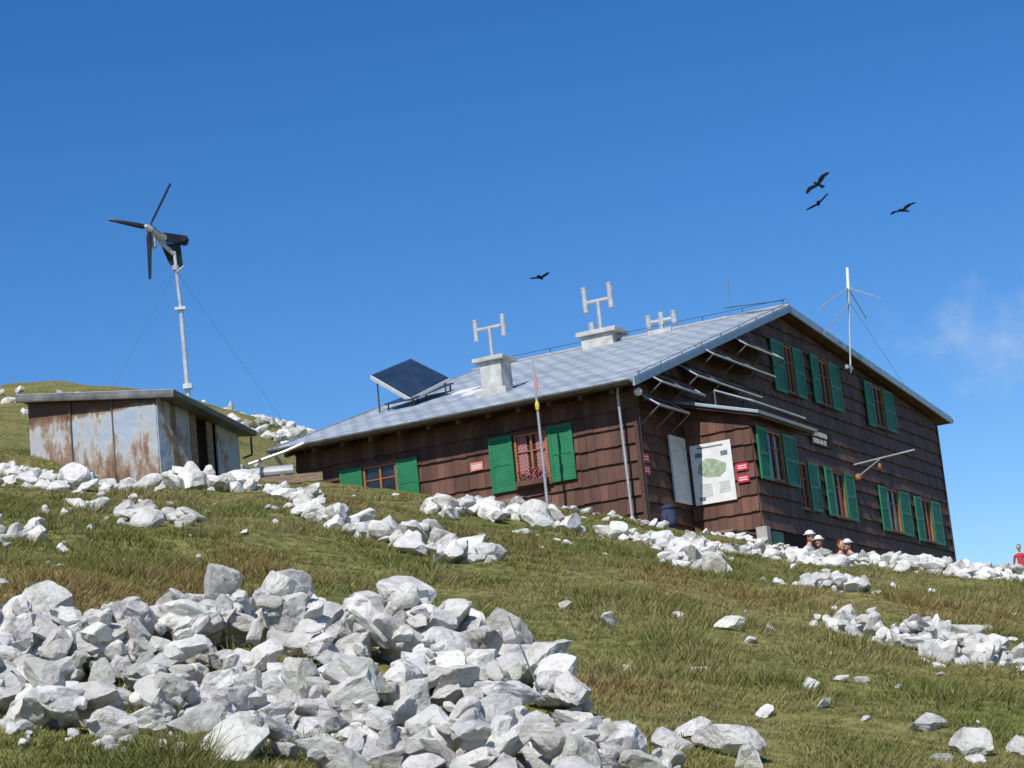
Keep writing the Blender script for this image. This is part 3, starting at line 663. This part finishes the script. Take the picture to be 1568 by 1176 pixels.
for tip in ((-7.83,42.72,12.88),(-6.47,42.30,13.38),(-7.06,42.55,11.50)):
    tp_=Vector(tip);d=(tp_-hub);L=d.length;d.normalize();w=d.cross(ax).normalized()
    prev=None;N=8
    for k in range(N+1):
        u=.06+.94*k/N;c=(.125*(1-.5*u) if k>0 else .05);tw=R(28*(1-u)+6)
        wd_=w*math.cos(tw)+ax*math.sin(tw);nn_=d.cross(wd_)
        ctr=hub+d*(L*u)
        ring=[ctr-wd_*c*.5,ctr+nn_*.012,ctr+wd_*c*.5,ctr-nn_*.012]
        if prev:
            vs=prev+ring;p.add(vs,[(0,1,5,4),(1,2,6,5),(2,3,7,6),(3,0,4,7),(4,5,6,7),(3,2,1,0)])
        prev=ring
p.done()
p=Part('tail_vane','black',wt)
def plate(pts,th=.012):
    n=len(pts);vs=[(x,y-th,z) for x,y,z in pts]+[(x,y+th,z) for x,y,z in pts]
    p.add(vs,[tuple(range(n)),tuple(range(2*n-1,n-1,-1))]+[(i,(i+1)%n,n+(i+1)%n,n+i) for i in range(n)])
plate([(-6.86,42.9,12.38),(-6.40,43.1,12.28),(-6.33,43.12,12.31),(-6.30,43.13,12.40),(-6.33,43.12,12.48),(-6.45,43.1,12.51),(-6.86,42.9,12.56)],.03)
plate([(-6.88,42.98,12.37),(-6.48,43.1,12.30),(-6.46,43.12,11.86),(-6.66,43.06,11.80),(-6.74,43.03,11.95)],.02)
p.done()
p=Part('guy_wires','wire',wt)
for q in ((-9.6,46),(-4.2,47),(-6.6,39.2)):
    p.cyl((-6.6,43,11.75),(q[0],q[1],h1(*q)),.0028,n=4)
p.done()

# ------------------------------------------------------------------ rain tank & pipes
rt=empty('rain_tank',(-5.2,46.0,0))
zg=7.55
p=Part('tank','gutter',rt);p.cyl((-.7,0,zg+.35),(.35,.1,zg+.35),.15,n=16);p.box(-.75,-.68,-.2,.25,zg,zg+.55);p.done(.01)
p=Part('trough','wood',rt);p.box(-.9,1.0,-.35,-.25,zg+.02,zg+.2);p.box(-.9,-.82,-.3,-.22,zg-.6,zg+.6);p.box(.1,.2,-.3,-.22,zg-.6,zg+.3);p.done()
p=Part('downpipe','gutter',rt);p.tube([(-.6,-.1,zg+.55),(.2,-.1,zg+.75),(.62,-.05,zg+.9)],.035);p.done()

# ------------------------------------------------------------------ birds
def bird(loc,heading,bank,pitch,span,flap):
    e=empty('alpine_chough',loc);e.rotation_euler=(bank,pitch,heading);e.scale=(1.15,1.15,1.15)
    p=Part('body','bird',e)
    secs=[(-.26,.004,.03),(-.2,.012,.055),(-.12,.03,.035),(0,.045,.045),(.1,.04,.04),(.15,.025,.025),(.19,.028,.028),(.215,.018,.018),(.225,.004,.004)]
    vs=[];N=8
    for (x,hz,wy) in secs:
        for k in range(N): 
            a_=2*math.pi*k/N;vs.append((x,wy*math.cos(a_),hz*math.sin(a_)))
    fs=[(i*N+k,i*N+(k+1)%N,(i+1)*N+(k+1)%N,(i+1)*N+k) for i in range(len(secs)-1) for k in range(N)]
    p.add(vs,fs);p.done(smooth=True)
    p=Part('wings','bird',e);h=span/2
    for s in (-1,1):
        lead=[(.07,.03,0),(.12,.35*h,flap*.5),(.10,.6*h,flap*.9),(.02,.85*h,flap*1.0),(-.06,1.0*h,flap*.95)]
        trail=[(-.08,.03,0),(-.10,.35*h,flap*.5),(-.09,.6*h,flap*.9),(-.12,.8*h,flap*1.0),(-.10,.98*h,flap*.95)]
        vs=[(x,s*y,z+.006) for x,y,z in lead]+[(x,s*y,z+.006) for x,y,z in trail]+[(x,s*y,z-.006) for x,y,z in lead]+[(x,s*y,z-.006) for x,y,z in trail]
        fs=[]
        for k in range(4): fs+=[(k,k+1,6+k,5+k),(10+k,15+k,16+k,11+k),(k,10+k,11+k,k+1),(5+k,6+k,16+k,15+k)]
        fs+=[(4,14,19,9)];p.add(vs,fs)
        for f_ in range(4): 
            y0=h*(.8+.05*f_);p.add([(-.08,s*y0,flap),(-.10,s*(y0+.03),flap),(-.17+.02*f_,s*(y0+.05),flap)],[(0,1,2)])
    p.done()
    p=Part('tail','bird',e);p.add([(-.18,.03,0),(-.18,-.03,0),(-.34,-.07,0),(-.36,0,0),(-.34,.07,0)],[(0,1,2,3,4)]);p.done()
    p=Part('beak','beak',e);p.cyl((.22,0,0),(.255,0,-.006),.008,.002,6);p.done()
bird((10.8,70,19.85),R(115),R(-46),R(-32),.92,.08)
bird((10.74,70,19.18),R(80),R(-30),R(-2),.80,.05)
bird((13.48,70,18.66),R(112),R(-24),R(-22),.88,.07)
bird((1.3,70,17.62),R(75),R(-8),R(-2),.60,.05)

# ------------------------------------------------------------------ people
def person(loc,yaw,sit,shirt,trous,hat=None,hairmat='hair'):
    e=empty('hiker',loc,yaw)
    if sit: sp3=[(0,-.03,.55),(0,-.05,.80),(0,-.02,1.00),(0,0,1.13),(0,.02,1.19)]
    else: sp3=[(0,0,.96),(0,-.01,1.2),(0,0,1.40),(0,.01,1.53),(0,.02,1.60)]
    vr=[.14,.125,.145,.05,.052]
    v=list(sp3);r=list(vr);ed=[(0,1),(1,2),(2,3),(3,4)]
    for s in (-1,1):
        if sit: leg=[(s*.1,.03,.53),(s*.13,.45,.52),(s*.13,.43,.10),(s*.14,.60,.05)];arm=[(s*.18,-.02,1.02),(s*.25,.06,.78),(s*.15,.27,.64),(s*.13,.34,.62)]
        else: leg=[(s*.1,0,.90),(s*.12,.03,.5),(s*.12,0,.10),(s*.13,.17,.05)];arm=[(s*.19,0,1.42),(s*.25,-.03,1.15),(s*.24,.08,.92),(s*.24,.11,.85)]
        b0=len(v);v+=leg;r+=[.095,.062,.043,.042];ed+=[(0,b0),(b0,b0+1),(b0+1,b0+2),(b0+2,b0+3)]
        b0=len(v);v+=arm;r+=[.06,.043,.028,.030];ed+=[(2,b0),(b0,b0+1),(b0+1,b0+2),(b0+2,b0+3)]
        P=Vector(arm[3]);D=(P-Vector(arm[2])).normalized();side_=Vector((1,0,0))
        for k in range(4):
            q=P+side_*((k-1.5)*.018)+D*.035;q2=q+D*(.03+.008*(1.5-abs(k-1.5)))+Vector((0,0,-.012))
            c0=len(v);v+=[tuple(q),tuple(q2)];r+=[.009,.008];ed+=[(b0+3,c0),(c0,c0+1)]
        q=P+Vector((-s*.035,0,0))+D*.01;c0=len(v);v+=[tuple(q),tuple(q+D*.03)];r+=[.010,.009];ed+=[(b0+3,c0),(c0,c0+1)]
    me=bpy.data.meshes.new('b');me.from_pydata(v,ed,[]);o=bpy.data.objects.new('b',me);COL.objects.link(o)
    sk_=o.modifiers.new('s','SKIN');o.modifiers.new('u','SUBSURF').levels=2
    for i,d in enumerate(me.skin_vertices[0].data): d.radius=(r[i],r[i]*(.8 if i<3 else 1));d.use_root=(i==0)
    dg=bpy.context.evaluated_depsgraph_get();m2=bpy.data.meshes.new_from_object(o.evaluated_get(dg))
    bpy.data.objects.remove(o)
    m2.materials.clear()
    for k in (shirt,trous,'skin','black'): m2.materials.append(M[k])
    top=sp3[2][2];hipz=sp3[0][2]
    handsP=[Vector(v[i]) for i in range(len(v)) if abs(r[i]-.030)<1e-6 or r[i]<.0105]
    for f in m2.polygons:
        c=f.center;f.use_smooth=True
        if min((c-h_).length for h_ in handsP)<.05: f.material_index=2
        elif c.z>top+.09: f.material_index=2
        elif c.z<.12: f.material_index=3
        elif c.z<hipz+.02 and not (abs(c.x)>.17 and not sit): f.material_index=1
        elif sit and c.y>.12 and c.z<.60: f.material_index=1
        else: f.material_index=0
    ob=bpy.data.objects.new('body',m2);COL.objects.link(ob);ob.parent=e
    hz=sp3[4][2]+.10;hy=sp3[4][1]+.01
    p=Part('head','skin',e);p.ball((0,hy,hz),.076,.096,.118,16);p.ball((0,hy+.098,hz-.012),.012,.018,.02,8)
    for s in (-1,1): p.ball((s*.078,hy-.005,hz-.01),.012,.02,.03,8)
    p.ball((0,hy+.05,hz-.085),.04,.04,.03,8);p.done(smooth=True)
    p=Part('eyes_and_mouth','black',e)
    for s in (-1,1): p.ball((s*.03,hy+.086,hz+.008),.011,.008,.007,8)
    p.ball((0,hy+.092,hz-.05),.024,.006,.005,8);p.done()
    p=Part('hair',hairmat,e);p.ball((0,hy-.018,hz+.022),.084,.095,.112,14);p.done(smooth=True)
    if hat:
        p=Part('sun_hat',hat,e);p.ball((0,hy,hz+.06),.092,.105,.085,14);p.cyl((0,hy,hz+.045),(0,hy,hz+.058),.14,.13,18);p.done(smooth=False)
    return e
SEAT=4.08
bench=empty('bench',(0,0,0))
p=Part('seat','wood',bench)
A=Vector(w2(2.4,-2.5)+(0,));B=Vector(w2(5.7,-2.5)+(0,));ov=Vector((sa,-ca,0))*.17
p.hexa([A-ov+Vector((0,0,SEAT+.40)),B-ov+Vector((0,0,SEAT+.40)),B+ov+Vector((0,0,SEAT+.40)),A+ov+Vector((0,0,SEAT+.40)),A-ov+Vector((0,0,SEAT+.45)),B-ov+Vector((0,0,SEAT+.45)),B+ov+Vector((0,0,SEAT+.45)),A+ov+Vector((0,0,SEAT+.45))])
for u in (.1,.5,.9):
    q=A.lerp(B,u);p.box(q.x-.05,q.x+.05,q.y-.05,q.y+.05,SEAT-.5,SEAT+.40)
p.done()
def pp(t,dz,yaw,*a,**k):
    x,y=w2(t,-2.5);return person((x,y,SEAT+dz),yaw,True,*a,**k)
pp(2.75,.03,R(235),'cloth_w','cloth_b','cloth_w');pp(3.4,-.03,R(150),'cloth_r','cloth_b','cloth_w');pp(4.75,-.02,R(215),'cloth_p','cloth_b',None);pp(5.35,.03,R(120),'cloth_g','cloth_b','cloth_w')
person((17.92,80,h1(17.92,80)),R(160),False,'cloth_r','cloth_b',None)
bp_=empty('backpack',(2.95,44.55,h1(2.95,44.55)+.02));bp_.rotation_euler=(R(-10),0,R(15))
p=Part('pack','cloth_b',bp_)
p.ball((0,0,.27),.17,.13,.28,16);p.ball((0,-.11,.2),.12,.07,.14,12);p.ball((0,0,.50),.15,.13,.08,12);p.done(smooth=True)
p=Part('straps','black',bp_);p.tube([(-.08,.12,.1),(-.09,.19,.25),(-.08,.13,.45)],.015);p.tube([(.08,.12,.1),(.09,.19,.25),(.08,.13,.45)],.015);p.tube([(-.1,-.16,.1),(-.1,-.17,.3)],.01);p.done()
ws=empty('walking_stick',(-.02,9.6,0))
z0=h1(-.02,9.6);p=Part('shaft','dkgutter',ws);p.tube([(-.10,.2,z0+.46),(-.05,.1,z0+.28),(.02,-.15,z0+.05)],.004);p.done()

# ------------------------------------------------------------------ light, sky, camera
S=Vector((-.33,-.91,0)).normalized();el=R(47)
sv=Vector((S.x*math.cos(el),S.y*math.cos(el),math.sin(el)))
L=bpy.data.lights.new('sun','SUN');L.energy=5.0;L.angle=R(.5);L.color=(1,.965,.91)
lo=bpy.data.objects.new('sun',L);COL.objects.link(lo);lo.rotation_euler=sv.to_track_quat('Z','Y').to_euler()
w=bpy.data.worlds.new('World');sc.world=w;w.use_nodes=True;nt=w.node_tree;bg=nt.nodes['Background']
sky=nd(nt,'ShaderNodeTexSky');sky.sky_type='NISHITA';sky.sun_disc=False;sky.sun_elevation=el;sky.sun_rotation=math.atan2(S.x,S.y)%(2*math.pi)
sky.altitude=2000;sky.air_density=1.1;sky.dust_density=.3;sky.ozone_density=2.5
hs=nd(nt,'ShaderNodeHueSaturation');hs.inputs['Hue'].default_value=.508;hs.inputs['Saturation'].default_value=1.36;hs.inputs['Value'].default_value=1.27;nt.links.new(sky.outputs[0],hs.inputs['Color'])
tc=nd(nt,'ShaderNodeTexCoord')
vm=nd(nt,'ShaderNodeVectorMath',operation='SUBTRACT');vm.inputs[1].default_value=(.218,.954,.190);nt.links.new(tc.outputs['Generated'],vm.inputs[0])
mp=nd(nt,'ShaderNodeMapping');mp.inputs['Scale'].default_value=(13,13,27);nt.links.new(vm.outputs[0],mp.inputs[0])
ln=nd(nt,'ShaderNodeVectorMath',operation='LENGTH');nt.links.new(mp.outputs[0],ln.inputs[0])
nz=nd(nt,'ShaderNodeTexNoise');nz.inputs['Scale'].default_value=30;nz.inputs['Detail'].default_value=9;nz.inputs['Roughness'].default_value=.62;nt.links.new(tc.outputs['Generated'],nz.inputs['Vector'])
ma=nd(nt,'ShaderNodeMath',operation='MULTIPLY_ADD');ma.inputs[1].default_value=-.42;ma.inputs[2].default_value=.20;nt.links.new(ln.outputs['Value'],ma.inputs[0])
ad=nd(nt,'ShaderNodeMath',operation='ADD');nt.links.new(ma.outputs[0],ad.inputs[0]);nt.links.new(nz.outputs['Fac'],ad.inputs[1])
mr=nd(nt,'ShaderNodeMapRange',interpolation_type='SMOOTHSTEP');mr.inputs['From Min'].default_value=.36;mr.inputs['From Max'].default_value=.95;mr.inputs['To Max'].default_value=.48;nt.links.new(ad.outputs[0],mr.inputs['Value'])
mx=nd(nt,'ShaderNodeMix',data_type='RGBA');nt.links.new(mr.outputs[0],mx.inputs[0]);nt.links.new(hs.outputs[0],mx.inputs[6]);mx.inputs[7].default_value=(7,7.6,8.4,1)
nt.links.new(mx.outputs[2],bg.inputs[0]);bg.inputs[1].default_value=.10
cam=bpy.data.cameras.new('camera');cam.sensor_width=36;cam.lens=3335/1568*36;cam.clip_end=10000;cam.clip_start=.1
co=bpy.data.objects.new('camera',cam);COL.objects.link(co);sc.camera=co
r0=Vector((1,0,0));up0=Vector((0,-.198,.980)).normalized();fw=Vector((0,.980,.198)).normalized()
cx=(r0*.9949-up0*.1009).normalized();cy=(r0*.1009+up0*.9949).normalized();cz=-fw
co.matrix_world=Matrix(((cx.x,cy.x,cz.x,0),(cx.y,cy.y,cz.y,0),(cx.z,cy.z,cz.z,0),(0,0,0,1)))
sc.view_settings.view_transform='Standard';sc.view_settings.look='None';sc.view_settings.exposure=0
